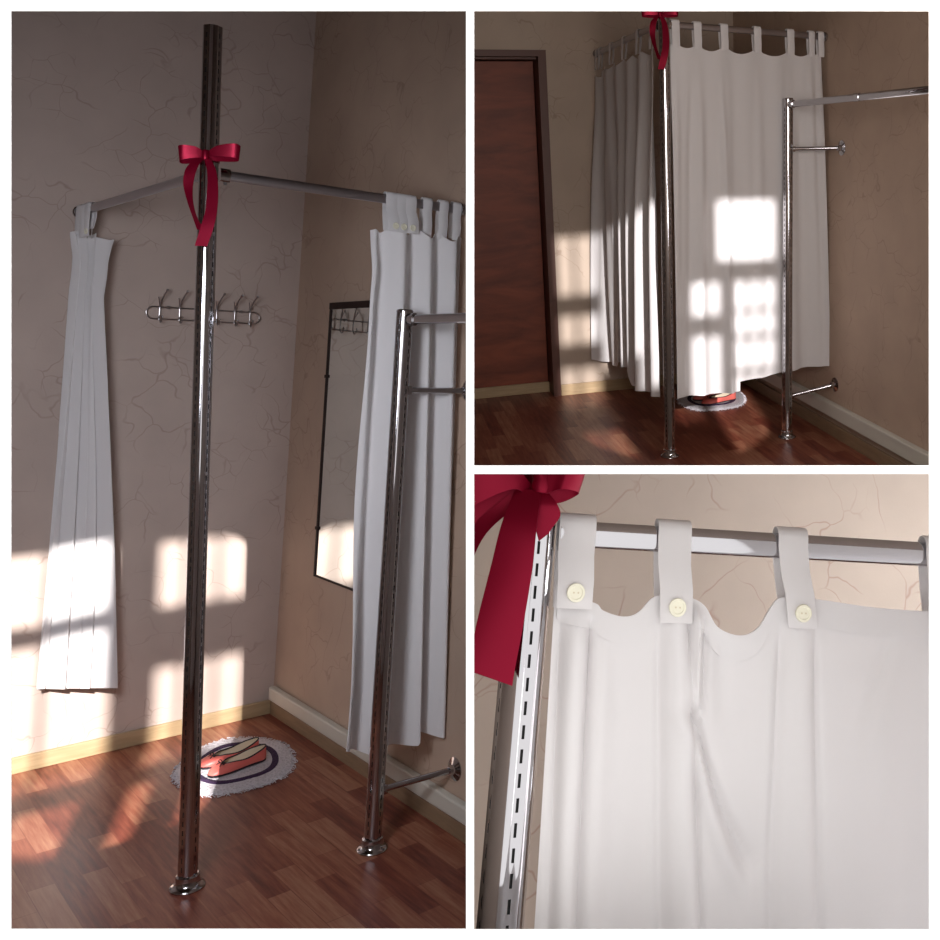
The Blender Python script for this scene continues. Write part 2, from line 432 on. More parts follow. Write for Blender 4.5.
def ballet_flat(room, toe, heel, z, label, side=1):
    toe, heel = V((toe[0], toe[1], z)), V((heel[0], heel[1], z)); L = (toe - heel).length; d = (toe - heel) / L; s = V((-d.y, d.x, 0))
    T = Thing('ballet_flat', label, 'shoe', room, (heel + toe) / 2, 'coral ballet flats')
    def half(t):            # t 0 heel .. 1 toe
        w = .029 * math.sqrt(max(0, 1 - ((.16 - t) / .16) ** 2)) if t < .16 else (.029 + .012 * sstep(t, .16, .68) if t < .70 else .041 * math.sqrt(max(0, 1 - ((t - .70) / .30) ** 2)) ** .85)
        return w * (L / .25)
    def outline(a):         # a 0..2pi from toe
        t = .5 + .5 * math.cos(a); w = half(t) * (1 if math.sin(a) >= 0 else -1)
        if abs(math.sin(a)) < 1e-6: w = 0
        return t, w
    def P(t, w, h): return heel + d * (t * L) + s * (w + side * .006 * math.sin(t * math.pi)) + V((0, 0, h))
    n = 60
    bm = bmesh.new()
    lo = [bm.verts.new(P(*outline(2 * math.pi * k / n), 0)) for k in range(n)]
    hi = [bm.verts.new(P(outline(2 * math.pi * k / n)[0], outline(2 * math.pi * k / n)[1], .007)) for k in range(n)]
    for k in range(n): bm.faces.new((lo[k], lo[(k + 1) % n], hi[(k + 1) % n], hi[k]))
    bm.faces.new(hi); bm.faces.new(lo[::-1]); bmesh.ops.recalc_face_normals(bm, faces=bm.faces)
    T.part('sole', bm, BLACK)
    def topline(a):
        t = .375 + .365 * math.cos(a); ww = half(min(1, max(0, t))) * .86 * math.sin(a) if False else .0345 * math.sin(a) * (L / .25)
        h = .034 + .016 * (1 - t) ** 3 - .006 * math.exp(-((t - .42) / .2) ** 2)
        if t > .6: h -= (t - .6) * .03
        return t, ww, h
    def up(u, v):
        a = 2 * math.pi * u; t0, w0 = outline(a); t1, w1, h1 = topline(a)
        b = math.sin(v * math.pi / 2)
        k = v ** 1.6
        h = .006 + (h1 - .006) * b
        return P(t0 + (t1 - t0) * k, (w0 * (1 + .07 * math.sin(v * math.pi))) * (1 - k) + w1 * k, h)
    bm = bmesh.new(); surf(bm, up, 60, 12); bmesh.ops.remove_doubles(bm, verts=bm.verts, dist=1e-6)
    T.part('upper', bm, CORAL, solid=.0014)
    bm = bmesh.new()
    sweep(bm, [P(*topline(2 * math.pi * k / 48)) for k in range(49)], circ(.0026, 8), cap=False)
    T.part('topline_binding', bm, BLACK)
    bm = bmesh.new()
    vs = [bm.verts.new(P(outline(2 * math.pi * k / n)[0] * .97 + .015, outline(2 * math.pi * k / n)[1] * .93, .0085)) for k in range(n)]
    bm.faces.new(vs); T.part('insole', bm, INSOLE)
    bm = bmesh.new()         # inner lining
    def inn(u, v):
        a = 2 * math.pi * u; t0, w0 = outline(a); t1, w1, h1 = topline(a); k = v ** 1.6
        return P(.5 + ((t0 + (t1 - t0) * k) - .5) * .972, (w0 * (1 - k) + w1 * k) * .93, .009 + (h1 - .010) * math.sin(v * math.pi / 2))
    surf(bm, inn, 60, 8); T.part('lining', bm, INSOLE)
    c = P(.755, 0, .033)
    bm = bmesh.new()
    for q in (-1, 1):
        pts = catmull([c, c + s * .012 * q + V((0, 0, .006)), c + s * .020 * q + V((0, 0, .003)) + d * .004, c + s * .014 * q + V((0, 0, -.002)) + d * .004, c + d * .002], 5)
        sweep(bm, pts, circ(.0022, 6, .0012))
        pts = catmull([c, c + s * .008 * q + d * .010 + V((0, 0, -.001)), c + s * .012 * q + d * .020 + V((0, 0, -.009))], 5); sweep(bm, pts, circ(.0018, 6, .001))
    ball(bm, c, .0038); T.part('bow', bm, BLACK)
    return T

# ================================================================== ADDED BORDER BOARD, DIVIDERS AND OUTER SHELL (optical frame, room 0)
def px(x, y, Z=FZ): return V(((x - PX) / F * Z, (y - PY) / F * Z, Z))
X0, X1, Y0, Y1, Z1 = -3.6, 2.7, -2.6, 2.85, 8.4
openings = [(11, 466, 11, 929), (474, 929, 11, 465.5), (474, 929, 474, 929.5)]
holes = [(px(a, c).x, px(b, d).x, px(a, c).y, px(b, d).y) for a, b, c, d in openings]
L1 = V((-.13, -1.28, -1.16)); L2 = V((.95, -.62, -1.25))
WH1 = (-1.235, -.76, -.47, .28); WH2 = (.285, .93, -.64, .14)
holes += [WH1, WH2]
xs = sorted({X0, X1, *[h[0] for h in holes], *[h[1] for h in holes]}); ys = sorted({Y0, Y1, *[h[2] for h in holes], *[h[3] for h in holes]})
bm = bmesh.new(); vg = {}
def vv(i, j):
    if (i, j) not in vg: vg[i, j] = bm.verts.new((xs[i], ys[j], FZ))
    return vg[i, j]
for i in range(len(xs) - 1):
    for j in range(len(ys) - 1):
        cx, cy = (xs[i] + xs[i + 1]) / 2, (ys[j] + ys[j + 1]) / 2
        if any(h[0] < cx < h[1] and h[2] < cy < h[3] for h in holes): continue
        bm.faces.new((vv(i, j), vv(i + 1, j), vv(i + 1, j + 1), vv(i, j + 1)))
ext = bmesh.ops.extrude_face_region(bm, geom=list(bm.faces))
bmesh.ops.translate(bm, verts=[v for v in ext['geom'] if isinstance(v, bmesh.types.BMVert)], vec=(0, 0, .0008))
bmesh.ops.recalc_face_normals(bm, faces=bm.faces)
def struct0(name, bm, mat, label):
    o = struct(name, bm, mat, 0, label); CLIP.pop(); return o
struct0('border_board', bm, WHITE, 'white board with three openings, added as the border between the fitting room views')  # added board, makes the white margins around the views
def wedge(pa, pb, horizontal, lo, hi):
    """partition between image lines pa..pb (px), from the border board back"""
    bm = bmesh.new(); q = []
    for Z in (FZ + .0009, Z1):
        if horizontal: q.append([V(((lo - PX) / F * Z, (p - PY) / F * Z, Z)) for p in (pa, pb)] + [V((X1, (p - PY) / F * Z, Z)) for p in (pb, pa)])
        else: q.append([V(((p - PX) / F * Z, Y0, Z)) for p in (pa, pb)] + [V(((p - PX) / F * Z, Y1, Z)) for p in (pb, pa)])
    a = [bm.verts.new(p) for p in q[0]]; b = [bm.verts.new(p) for p in q[1]]
    bm.faces.new(a); bm.faces.new(b[::-1])
    for k in range(4): bm.faces.new((a[k], a[(k + 1) % 4], b[(k + 1) % 4], b[k]))
    bmesh.ops.recalc_face_normals(bm, faces=bm.faces); return bm
struct0('view_divider', wedge(467, 473, False, 0, 0), PLAIN, 'added partition between the tall left view and the right hand views')  # dividers added along the sight lines, not part of the fitting room
struct0('view_divider', wedge(466.8, 472.8, True, 473, 0), PLAIN, 'added partition between the upper and lower right hand views')
for nm, lo, hi, lb in (('wall_left', (X0 - .02, Y0, FZ), (X0, Y1, Z1), 'left side of the added light-blocking shell'), ('wall_right', (X1, Y0, FZ), (X1 + .02, Y1, Z1), 'right side of the added light-blocking shell'),
                       ('ceiling', (X0, Y0 - .02, FZ), (X1, Y0, Z1), 'top of the added light-blocking shell'), ('floor', (X0, Y1, FZ), (X1, Y1 + .02, Z1), 'bottom of the added light-blocking shell'), ('shell_rear', (X0, Y0, Z1), (X1, Y1, Z1 + .02), 'rear of the added light-blocking shell')):  # unseen shell added to keep world light out of the rooms
    struct0(nm, box(bmesh.new(), lo, hi), PLAIN, lb)

def grille(name, lamp, room, plane_y, xl, zl, solid, hole, label):
    """glazing bars: grid lines given where they fall on the wall y=plane_y; built on the border board"""
    bm = bmesh.new(); M = R2C[room]
    def B(x, z):
        q = M @ V((x, plane_y, z)); k = (FZ + .003 - lamp.z) / (q.z - lamp.z); return lamp + (q - lamp) * k
    g = [[B(x, z) for z in zl] for x in xl]
    for i in range(len(xl) - 1):
        for j in range(len(zl) - 1):
            if solid(i, j): quadbox(bm, g[i][j], g[i + 1][j], g[i + 1][j + 1], g[i][j + 1], (0, 0, .004))
    # sash: clip to the hole
    for co, no in ((V((hole[0], 0, 0)), V((-1, 0, 0))), (V((hole[1], 0, 0)), V((1, 0, 0))), (V((0, hole[2], 0)), V((0, -1, 0))), (V((0, hole[3], 0)), V((0, 1, 0)))):
        bmesh.ops.bisect_plane(bm, geom=list(bm.verts) + list(bm.edges) + list(bm.faces), plane_co=co, plane_no=no, clear_outer=True)
    struct0(name, bm, WHITE, label)
# left room window: (x lines, z lines) on its back wall
xl = [-1.6, -.99, -.86, -.84, -.635, -.475, -.395, -.375, -.27, -.25, -.145, .9]
op1 = {1, 3, 5, 7, 9}
zl = [-2.2, -.55, -.24, -.14, .265, .42, .50, .745, 1.9]
grille('window_1', L1, 1, 0, xl, zl, lambda i, j: not (i in op1 and (j in (3, 6) or (j == 4 and i <= 3) or (j == 1 and i in (3, 5, 9)))), WH1, 'barred window that throws sun onto the left view')
xl2 = [-3, -1.225, -1.150, -1.130, -1.035, -1.01, -.945, -.935, -.862, -.735, -.665, -.640, -.600, -.515, -.455, -.430, -.385, -.360, -.295, 1.5]
ox = {1, 3, 5, 7, 9, 11, 13, 15, 17}
zl2 = [-1.2, -.2, .16, .34, .37, .52, .545, .655, .675, .81, .92, 1.20, 1.22, 3]
def sol2(i, j):
    if i not in ox: return not (j == 10 and 12 <= i <= 16)
    if i <= 3: return j not in (1, 3, 4, 5, 8, 10)
    if i == 5: return j not in (5, 6, 7, 8, 9, 10)
    if i == 7: return not (3 <= j <= 11)
    if i <= 11: return j not in (2, 3, 4, 5, 7, 8)
    return j not in (1, 2, 4, 6, 8, 10)
grille('window_2', L2, 2, -1.25, xl2, zl2, sol2, WH2, 'barred window that throws sun onto the upper right view')

# ================================================================== LEFT ROOM (1)
def shell(r, xa, ya, zt, wx, lean, mat, tag, door=None, wallR=True, floor=True):
    bm = bmesh.new()
    if door:
        dx, dz, dd = door
        box(bm, (dx, 0, 0), (wx + .3, .05, zt)); box(bm, (xa, 0, dz), (dx, .05, zt))
    else: box(bm, (xa, 0, 0), (wx + lean * zt + .1, .05, zt))
    struct('wall_back', bm, mat, r, 'beige wallpapered back wall with fine vein pattern in the ' + tag)
    if wallR:
        bm = bmesh.new(); quadbox(bm, (wx, .0, 0), (wx, ya, 0), (wx + lean * zt, ya, zt), (wx + lean * zt, .0, zt), (.05, 0, 0))
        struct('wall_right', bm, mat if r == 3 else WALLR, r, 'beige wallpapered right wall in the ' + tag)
    if floor:
        bm = bmesh.new(); box(bm, (xa, ya, -.03), (wx + .3, .0 if not door else .16, 0))
        struct('floor', bm, FLOOR, r, 'reddish brown laminate plank floor in the ' + tag)
WX1 = -.015
shell(1, -2.3, -3.1, 3.35, WX1, .0195, WALL, 'left view')
bm = bmesh.new(); box(bm, (-2.35, -3.1, 0), (-2.3, .05, 3.35)); struct('wall_left', bm, PLAIN, 1, 'left side wall of the left view')
def skirting(r, xa, ya, wx, h, tag, xd, duct):
    bm = bmesh.new(); box(bm, (xa, -.016, 0), (xd, -.0005, h), .003); struct('baseboard_back', bm, BASE, r, 'pale wooden baseboard along the back wall in the ' + tag)
    z0, z1, dw = duct
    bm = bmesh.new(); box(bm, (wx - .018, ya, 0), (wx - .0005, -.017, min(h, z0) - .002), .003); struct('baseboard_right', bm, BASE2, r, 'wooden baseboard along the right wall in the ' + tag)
    bm = bmesh.new(); box(bm, (wx - dw, ya, z0), (wx - .0005, -.022, z1), .006); 
    struct('trim_1', bm, DUCT, r, 'white cable duct above the right baseboard in the ' + tag)
skirting(1, -2.3, -3.1, WX1, .056, 'left view', -.02, (.062, .115, .03))

A0, A1 = V((-.731, -1.155, 0)), V((-.772, -1.155, 2.411))
T = Thing('slotted_post', 'tall chrome slotted post tied with a red bow in left view', 'post', 1, A0, 'tall slotted posts with a bow')
post_parts(T, A0, A1, .0255, .44)
def rl(x): return V(x)
ra = A0.lerp(A1, 1.99 / 2.411)
rail_thing(1, (ra.x + .034, -1.158, 1.992), (.019, -1.25, 1.986), 'grey rail running right from the bow post in left view', 'curtain rails')
rail_thing(1, (ra.x - .004, -1.128, 1.992), (-.812, -.001, 1.985), 'grey rail running back to the wall left of the bow post in left view', 'curtain rails')
# rear bracket link
def rack(r, B0, B1, zr1, zr2, wy1, wy2, wx, yend, rot, tag, ztop, wxl=0, dz=0):
    T = Thing('garment_rack', 'short chrome slotted post with a hanging rail and wall struts in ' + tag, 'clothes rack', r, B0, 'chrome garment racks')
    post_parts(T, B0, B1, .0255, rot)
    B0, B1 = V(B0), V(B1)
    bm = bmesh.new(); lathe(bm, B1, (0, 0, 1), [(.0262, -.003), (.0265, .0), (.024, .004), (0, .005)], 36); T.part('top_cap', bm, CHROME)
    s = V((B1.x, B1.y - .03, ztop)); e = V((B1.x, yend, ztop - .004))
    bm = bmesh.new(); oval_rail(bm, s, e); rt_ = T.part('hanging_rail', bm, CHROME)
    bm = bmesh.new(); oval_rail(bm, s + V((0, .008, 0)), s - V((0, .03, 0)), .040, .024); T.part('hook_bracket', bm, CHROME, rt_)
    bm = bmesh.new(); oval_rail(bm, s - V((0, .62, 0)), s - V((0, .66, 0)), .035, .020); T.part('joint_sleeve', bm, CHROME, rt_)
    for zr, wy, wxx, dd in ((zr1, wy1, wx + wxl * zr1, 0), (zr2, wy2, wx + wxl * zr2, dz)):
        p = B0.lerp(B1, (zr - dd) / B1.z)
        bm = bmesh.new(); sweep(bm, [p + V((.02, 0, 0)), V((wxx - .004, wy, zr))], circ(.0095, 16)); st = T.part('wall_strut', bm, CHROME)
        bm = bmesh.new(); lathe(bm, V((wxx, wy, zr)), (-1, 0, 0), [(0, .0), (.036, 0), (.036, .003), (.026, .006), (.015, .010), (.013, .024), (0, .024)], 36); wf = T.part('wall_flange', bm, CHROME, st)
        bm = bmesh.new(); box(bm, (p.x + .020, p.y - .012, p.z - .014), (p.x + .036, p.y + .012, p.z + .014), .003); T.part('clip', bm, CHROME, st)
    return T
rack(1, (-.255, -1.304, 0), (-.216, -1.304, 1.632), 1.385, .19, -1.33, -1.365, WX1, -2.9, .28, 'left view', 1.605, .0195, .02)

# hook rack on the back wall
T = Thing('hook_rack', 'steel wire coat rack with six double hooks on the back wall', 'coat rack', 1, (-.36, 0, 1.60))
y = -.018
def zt_(x): return 1.640 - .0 * x
bm = bmesh.new(); pts = []
xa, xb, zc, rr = -.552, -.172, 1.634, .023
for k in range(13): t = math.pi / 2 + math.pi * k / 12; pts.append((xa + rr * math.cos(t), y, zc + rr * math.sin(t)))
for k in range(13): t = -math.pi / 2 + math.pi * k / 12; pts.append((xb + rr * math.cos(t), y, zc + rr * math.sin(t)))
pts.append(pts[0]); sweep(bm, pts, circ(.0026, 8), V((0, 1, 0)), cap=False); T.part('wire_loop', bm, WIRE)
for x in (-.530, -.458, -.388, -.320, -.250, -.190):
    bm = bmesh.new()
    sweep(bm, catmull([(x, y - .004, zc - rr - .004), (x, y - .005, zc), (x, y - .006, zc + rr), (x + .002, y - .014, zc + rr + .02), (x + .007, y - .032, zc + rr + .046), (x + .012, y - .046, zc + rr + .062)], 6), circ(.0026, 8), V((1, 0, 0)))
    ball(bm, (x + .012, y - .047, zc + rr + .063), .0052)
    sweep(bm, catmull([(x, y - .004, zc + rr), (x - .004, y - .012, zc + rr + .02), (x - .010, y - .022, zc + rr + .038)], 5), circ(.0022, 8), V((1, 0, 0)))
    sweep(bm, catmull([(x, y - .004, zc - rr + .012), (x, y - .018, zc - rr - .012), (x, y - .034, zc - rr - .008), (x, y - .040, zc - rr + .006)], 6), circ(.0024, 8), V((1, 0, 0)))
    ball(bm, (x, y - .040, zc - rr + .008), .0045)
    T.part('hook', bm, WIRE)
for x in (-.495, -.22):
    bm = bmesh.new(); lathe(bm, (x, .0, zc + rr), (0, -1, 0), [(0, 0), (.006, 0), (.006, .016), (0, .018)], 14); T.part('wall_screw', bm, SCREW)

# mirror on the right wall
def wxz(z): return WX1 + .0195 * z
T = Thing('wall_mirror', 'dark framed rectangular mirror on the right wall beside the hooks', 'mirror', 1, (wxz(1.1), -.6, 1.1))
ya, yb, z0, z1 = -.330, -.86, .618, 1.700
def mq(bm, y1_, y2_, za, zb, t0, t1):
    quadbox(bm, (wxz(za) - t0, y1_, za), (wxz(za) - t0, y2_, za), (wxz(zb) - t0, y2_, zb), (wxz(zb) - t0, y1_, zb), (-(t1 - t0), 0, 0))
bm = bmesh.new(); mq(bm, ya, yb, z0, z1, .001, .010); T.part('backing', bm, BRONZE, smooth=False)
bm = bmesh.new(); mq(bm, ya - .010, yb + .010, z0 + .006, z1 - .024, .0102, .0112); T.part('glass', bm, GLASS, smooth=False)
bm = bmesh.new(); mq(bm, ya, yb, z1 - .026, z1, .010, .017); mq(bm, ya, ya - .012, z0, z1 - .026, .010, .015); mq(bm, yb + .012, yb, z0, z1 - .026, .010, .015); mq(bm, ya - .012, yb + .012, z0, z0 + .007, .010, .014)
T.part('frame', bm, BRONZE, smooth=False)
for z in (.80, 1.40): 
    bm = bmesh.new(); mq(bm, ya + .004, ya - .016, z, z + .012, .014, .018); T.part('mirror_clip', bm, BRONZE, smooth=False)

# left curtain, drawn back to the wall
T = Thing('bunched_curtain', 'white curtain bunched against the back wall in left view', 'curtain', 1, (-.78, -.1, 1.99), 'curtains')
nrm = V((.75, -.66, 0)).normalized()
top = [(0, -.832, -.055, 1.90), (1, -.712, -.125, 1.90)]
bot = [(0, -.905, -.075, .300), (1, -.622, -.125, .262)]
def fold(s, v):
    a = .026 + .010 * v
    k = .55 + .45 * v
    f = a * .35 * math.cos(s * 14 + v) - k * (.065 * gauss(s, .26 - .02 * v, .050) + .075 * gauss(s, .45 - .03 * v, .055) + .060 * gauss(s, .74 + .06 * math.sin(v * 3), .050) + .02 * gauss(s, .58, .03) * v)
    f -= .014 * gauss(v, 0, .06)
    return (f, .003 * math.sin(s * 2 * math.pi * 3.1 + 1.2))
curtain_cloth(T, top, bot, fold, V((.71, -.70, 0)), 150, 90, ztop=lambda s: 1.906 + .006 * math.cos(s * 19) - .075 * (s - .38) ** 2,
              waist=lambda s, v: lerpc([(0, 0, 0, 0), (.05, -.026, 0, 0), (.13, -.047, 0, 0), (.45, -.028, 0, 0), (.7, -.014, 0, 0), (1, -.006, 0, 0)], v).x * s + lerpc([(0, 0, 0, 0), (.05, .020, 0, 0), (.13, .018, 0, 0), (.5, .024, 0, 0), (1, .022, 0, 0)], v).x * (1 - s))
for k, (yy, ln) in enumerate(((-.035, .0), (-.060, .01), (-.085, -.005), (-.112, .01), (-.140, .0))):
    tab_strap(T, (-.810 - .034 * yy, yy, 1.985), (.25 if k % 2 else -.25, 1, 0), (1, -.25, 0) if k % 2 else (-1, -.25, 0), .034, 0, .100, .07, .030, k in (1, 4), 0)
# right curtain, bunched by the right wall
T = Thing('bunched_curtain', 'white curtain bunched at the right behind the short post in left view', 'curtain', 1, (-.1, -1.24, 1.99), 'curtains')
rd = (V((.019, -1.25, 1.986)) - V((ra.x + .045, -1.160, 1.992))).normalized()
top = [(0, -.283, -1.175, 1.89), (.10, -.262, -1.20, 1.89), (.22, -.228, -1.235, 1.89), (1, .000, -1.285, 1.89)]
bot = [(0, -.318, -1.19, .285), (.12, -.268, -1.20, .262), (.25, -.225, -1.235, .250), (.55, -.10, -1.25, .262), (.62, -.09, -1.26, .29), (1, .022, -1.285, .262)]
def fold(s, v):
    return (.021 + .016 * v) * math.sin(s * 2 * math.pi * 3.6 + .9 + .6 * v) * sstep(v, -.25, .12) + .016 * gauss(s, .0, .05) * math.sin(v * 9) + .012 * gauss(v, .08, .04) * gauss(s, .05, .1)
def zt(s): return 1.895 - .014 * s + .012 * math.cos(s * 26) - .02 * gauss(s, 0, .05)
curtain_cloth(T, top, bot, fold, V((.05, -1, 0)).normalized(), 170, 90, ztop=zt)
def on_rail(x): 
    a, b = V((ra.x + .045, -1.160, 1.992)), V((.019, -1.25, 1.986)); return a.lerp(b, (x - a.x) / (b.x - a.x))
for x, w, ln in ((-.232, .046, 0), (-.204, .046, .002), (-.176, .046, 0), (-.115, .032, .004), (-.058, .032, .008), (-.012, .030, .006)):
    tab_strap(T, on_rail(x), rd, (0, -1, 0), w, 0, .105 if x < -.15 else .108, .10, .030, x < -.15, ln, skirt=.022 if x < -.15 else .008)

# bow ----------------------------------------------------------------
def bow(r, c, right, toward, label, k=1.0, loops=None, tails=None, radius=.0285):
    """c: knot centre on the post axis; right/toward: unit vectors; offsets are (right, toward, up, width)"""
    c, right, toward = V(c), V(right).normalized(), V(toward).normalized(); up = V((0, 0, 1))
    T = Thing('ribbon_bow', label, 'bow', r, c, 'crimson ribbon bows')
    def W(p): return c + right * p[0] * k + toward * p[1] * k + up * p[2] * k
    def D(p): return right * p[0] + toward * p[1] + up * p[2]
    bm = ribbon_strip([W((math.cos(t) * radius / k, math.sin(t) * radius / k, -.003)) for t in [2 * math.pi * q / 16 for q in range(17)]], [up] * 17, [.022 * k] * 17, 3)
    T.part('band', bm, RIBBON, solid=.001)
    for pts in loops:
        T.part('loop', ribbon_strip([W(p) for p, d, w in pts], [D(d) for p, d, w in pts], [w * k for p, d, w in pts]), RIBBON, solid=.0008)
    for pts in tails:
        T.part('tail', ribbon_strip([W(p) for p, d, w in pts], [D(d) for p, d, w in pts], [w * k for p, d, w in pts]), RIBBON, solid=.0008)
    bm = bmesh.new(); kc = W((0, .036, 0))
    lathe(bm, kc - up * .017 * k, up, [(0, 0), (.010 * k, .003 * k), (.0125 * k, .010 * k), (.011 * k, .018 * k), (.0125 * k, .026 * k), (.009 * k, .033 * k), (0, .035 * k)], 20)
    T.part('knot', bm, RIBBON)
    return T
def loop_pts(s, ln, up0, up1, w=.045):
    u = (0, 0, 1)
    return [((0, .036, 0), (.0, .1, 1), .014), ((s * ln * .35, .045, up0 + .008), (0, .1, 1), w * .75), ((s * ln * .85, .050, up1 + .006), (0, .15, 1), w * 1.0), ((s * ln, .040, up1 + .001), (.1 * s, .1, 1), w),
            ((s * ln * .85, .026, up1 - .004), (0, -.1, 1), w * .95), ((s * ln * .35, .030, up0 - .006), (0, -.1, 1), w * .7), ((0, .036, -.001), (0, .1, 1), .014)]
rgt = V((.71, -.70, 0)); twd = V((-.55, -.83, 0))        # as seen from the left room's viewer
rgt = V((.83, -.56, 0)); twd = V((-.56, -.83, 0))
tails1 = [[((-.004, .038, -.005), (1, 0, .1), .020), ((-.030, .048, -.035), (1, .1, .2), .034), ((-.040, .052, -.085), (1, .1, 0), .030), ((-.034, .048, -.14), (.8, .5, 0), .024), ((-.020, .040, -.19), (.7, .6, 0), .020), ((-.004, .034, -.225), (.9, .3, 0), .024)],
          [((.004, .038, -.005), (1, 0, -.1), .020), ((.022, .046, -.05), (1, .2, 0), .028), ((.028, .050, -.11), (1, .2, 0), .034), ((.026, .048, -.17), (1, .2, 0), .036), ((.014, .044, -.225), (1, .1, 0), .038), ((.000, .040, -.275), (1, .1, 0), .036)]]
bow(1, A0.lerp(A1, 2.036 / 2.411), rgt, twd, 'crimson satin ribbon bow tied on the tall post in left view', .93,
    [loop_pts(-1, .074, -.002, -.004, .044), loop_pts(1, .096, .006, .012, .042)], tails1)

rug(1, (-.326, -.432), .250, .195, math.atan2(.53, .225), 'round white crocheted rug with purple ring on the floor in left view')
ballet_flat(1, (-.449, -.405), (-.232, -.395), .0135, 'coral ballet flat nearer the back wall in left view', 1)
ballet_flat(1, (-.447, -.505), (-.238, -.475), .0135, 'coral ballet flat nearer the viewer in left view', -1)

# ================================================================== UPPER RIGHT ROOM (2)
shell(2, -2.6, -4.2, 2.95, 0, 0, WALL2, 'upper right view', door=(-1.160, 2.003, .12))
skirting(2, -1.144, -4.2, 0, .068, 'upper right view', -.02, (.105, .178, .035))
bm = bmesh.new()
box(bm, (-1.190, .0505, 0), (-1.160, .20, 2.003)); box(bm, (-2.6, .0505, 1.975), (-1.190, .20, 2.003)); box(bm, (-1.190, -.012, 0), (-1.1445, .05, 2.02)); box(bm, (-2.6, -.012, 1.985), (-1.190, .05, 2.02))
fr = struct('door_1', bm, DOORF, 2, 'dark brown door frame with red brown door in the upper right view')
bm = bmesh.new(); box(bm, (-2.3, .13, .0), (-1.195, .165, 1.97), .002)
o = struct('door_leaf', bm, DOORM, 2, '', parent=fr)
bm = bmesh.new(); box(bm, (-2.3, .112, .0), (-1.192, .128, .064), .003); o = struct('threshold_board', bm, BASE, 2, '', parent=fr)

A0, A1 = V((-.883, -1.333, 0)), V((-.860, -1.333, 2.40))
T = Thing('slotted_post', 'chrome slotted post at curtain corner in upper right view', 'post', 2, A0, 'tall slotted posts with a bow')
post_parts(T, A0, A1, .0255, .48)
fa, fb = V((-.852, -1.330, 2.006)), V((-.001, -1.208, 1.975))
rail_thing(2, fa, fb, 'grey rail above the front white curtain in upper right view', 'curtain rails')
rail_thing(2, (-.882, -1.300, 2.005), (-.850, -.001, 2.002), 'grey rail above the side curtain in upper right view', 'curtain rails')
rack(2, (-.233, -1.269, 0), (-.230, -1.269, 1.681), 1.446, .270, -1.383, -1.342, 0, -3.6, .35, 'upper right view', 1.655, 0, .055)
c2r, c2t = V((.93, .30, 0)), V((.36, -.93, 0))
bow(2, A0.lerp(A1, 2.046 / 2.4) - V((.018, 0, 0)), V((.95, -.31, 0)), V((-.31, -.95, 0)), 'crimson ribbon bow at the corner post in upper right view', .86,
    [loop_pts(-1, .095, .004, .012, .05), loop_pts(1, .095, .004, .010, .05)], tails1)
# front curtain
T = Thing('tab_curtain', 'long white tab curtain drawn across the front in upper right view', 'curtain', 2, (-.4, -1.27, 2.0), 'curtains')
def on2(x): return fa.lerp(fb, (x - fa.x) / (fb.x - fa.x))
tabs = [-.812, -.702, -.565, -.390, -.208, -.090, -.036]
def z2(x):
    zr = on2(x).z; best = min(abs(x - t) for t in tabs)
    xs_ = sorted(tabs); 
    for a, b in zip(xs_, xs_[1:]):
        if a <= x <= b: return zr - .073 - .034 * math.sin(math.pi * (x - a) / (b - a)) ** .8 * min(1, (b - a) / .15)
    return zr - .085
def foldf(x0, x1, feats, base=.004):
    def f(s, v):
        x = x0 + (x1 - x0) * s; r = base * math.sin(x * 40 + 2 * v)
        for c, w, a, dc, va, vb in feats: r += a * gauss(x, c + dc * v, w * (1 + .5 * v)) * sstep(v, va, vb)
        return r
    return f
FR = [(-.812, .020, .022, -.03, 0, .3), (-.735, .018, -.016, -.02, .02, .3), (-.69, .020, .020, 0, .0, .3), (-.64, .03, -.012, .0, .1, .5), (-.585, .014, .016, .05, .04, .25), (-.545, .02, .012, .0, 0, .3), (-.47, .03, -.010, 0, .1, .6), (-.38, .022, .012, .01, 0, .3), (-.30, .04, -.008, 0, .2, .6), (-.208, .022, .014, .0, 0, .3), (-.15, .02, -.012, 0, .05, .3), (-.094, .018, .014, .02, 0, .2), (-.045, .015, .016, .03, 0, .2)]
n2 = V((.137, -.99, 0)).normalized()
def panel2(xa, xb, bxa, bxb, za, zb, off, nm, flare=0):
    a, b = on2(xa), on2(xb)
    top = [(0, a.x, a.y - off, a.z), (1, b.x, b.y - off, b.z)]
    bot = [(0, bxa, on2(bxa).y - off, za), (.8, bxa + (bxb - bxa) * .8, on2(bxa + (bxb - bxa) * .8).y - off, za + (zb - za) * .8), (1, bxb, on2(bxb).y - off - flare, zb)]
    curtain_cloth(T, top, bot, foldf(xa, xb, FR), n2, 150, 80, ztop=lambda s: z2(xa + (xb - xa) * s), name=nm)
panel2(-.836, -.478, -.850, -.493, .290, .272, .008, 'cloth_panel')
panel2(-.490, -.028, -.500, .004, .318, .352, .002, 'cloth_panel', .055)
for i, x in enumerate(tabs): tab_strap(T, on2(x), fb - fa, (.137, -.99, 0), .040 if i < 5 else .034, 0, .098, .095, .030, False, 0, skirt=.004)
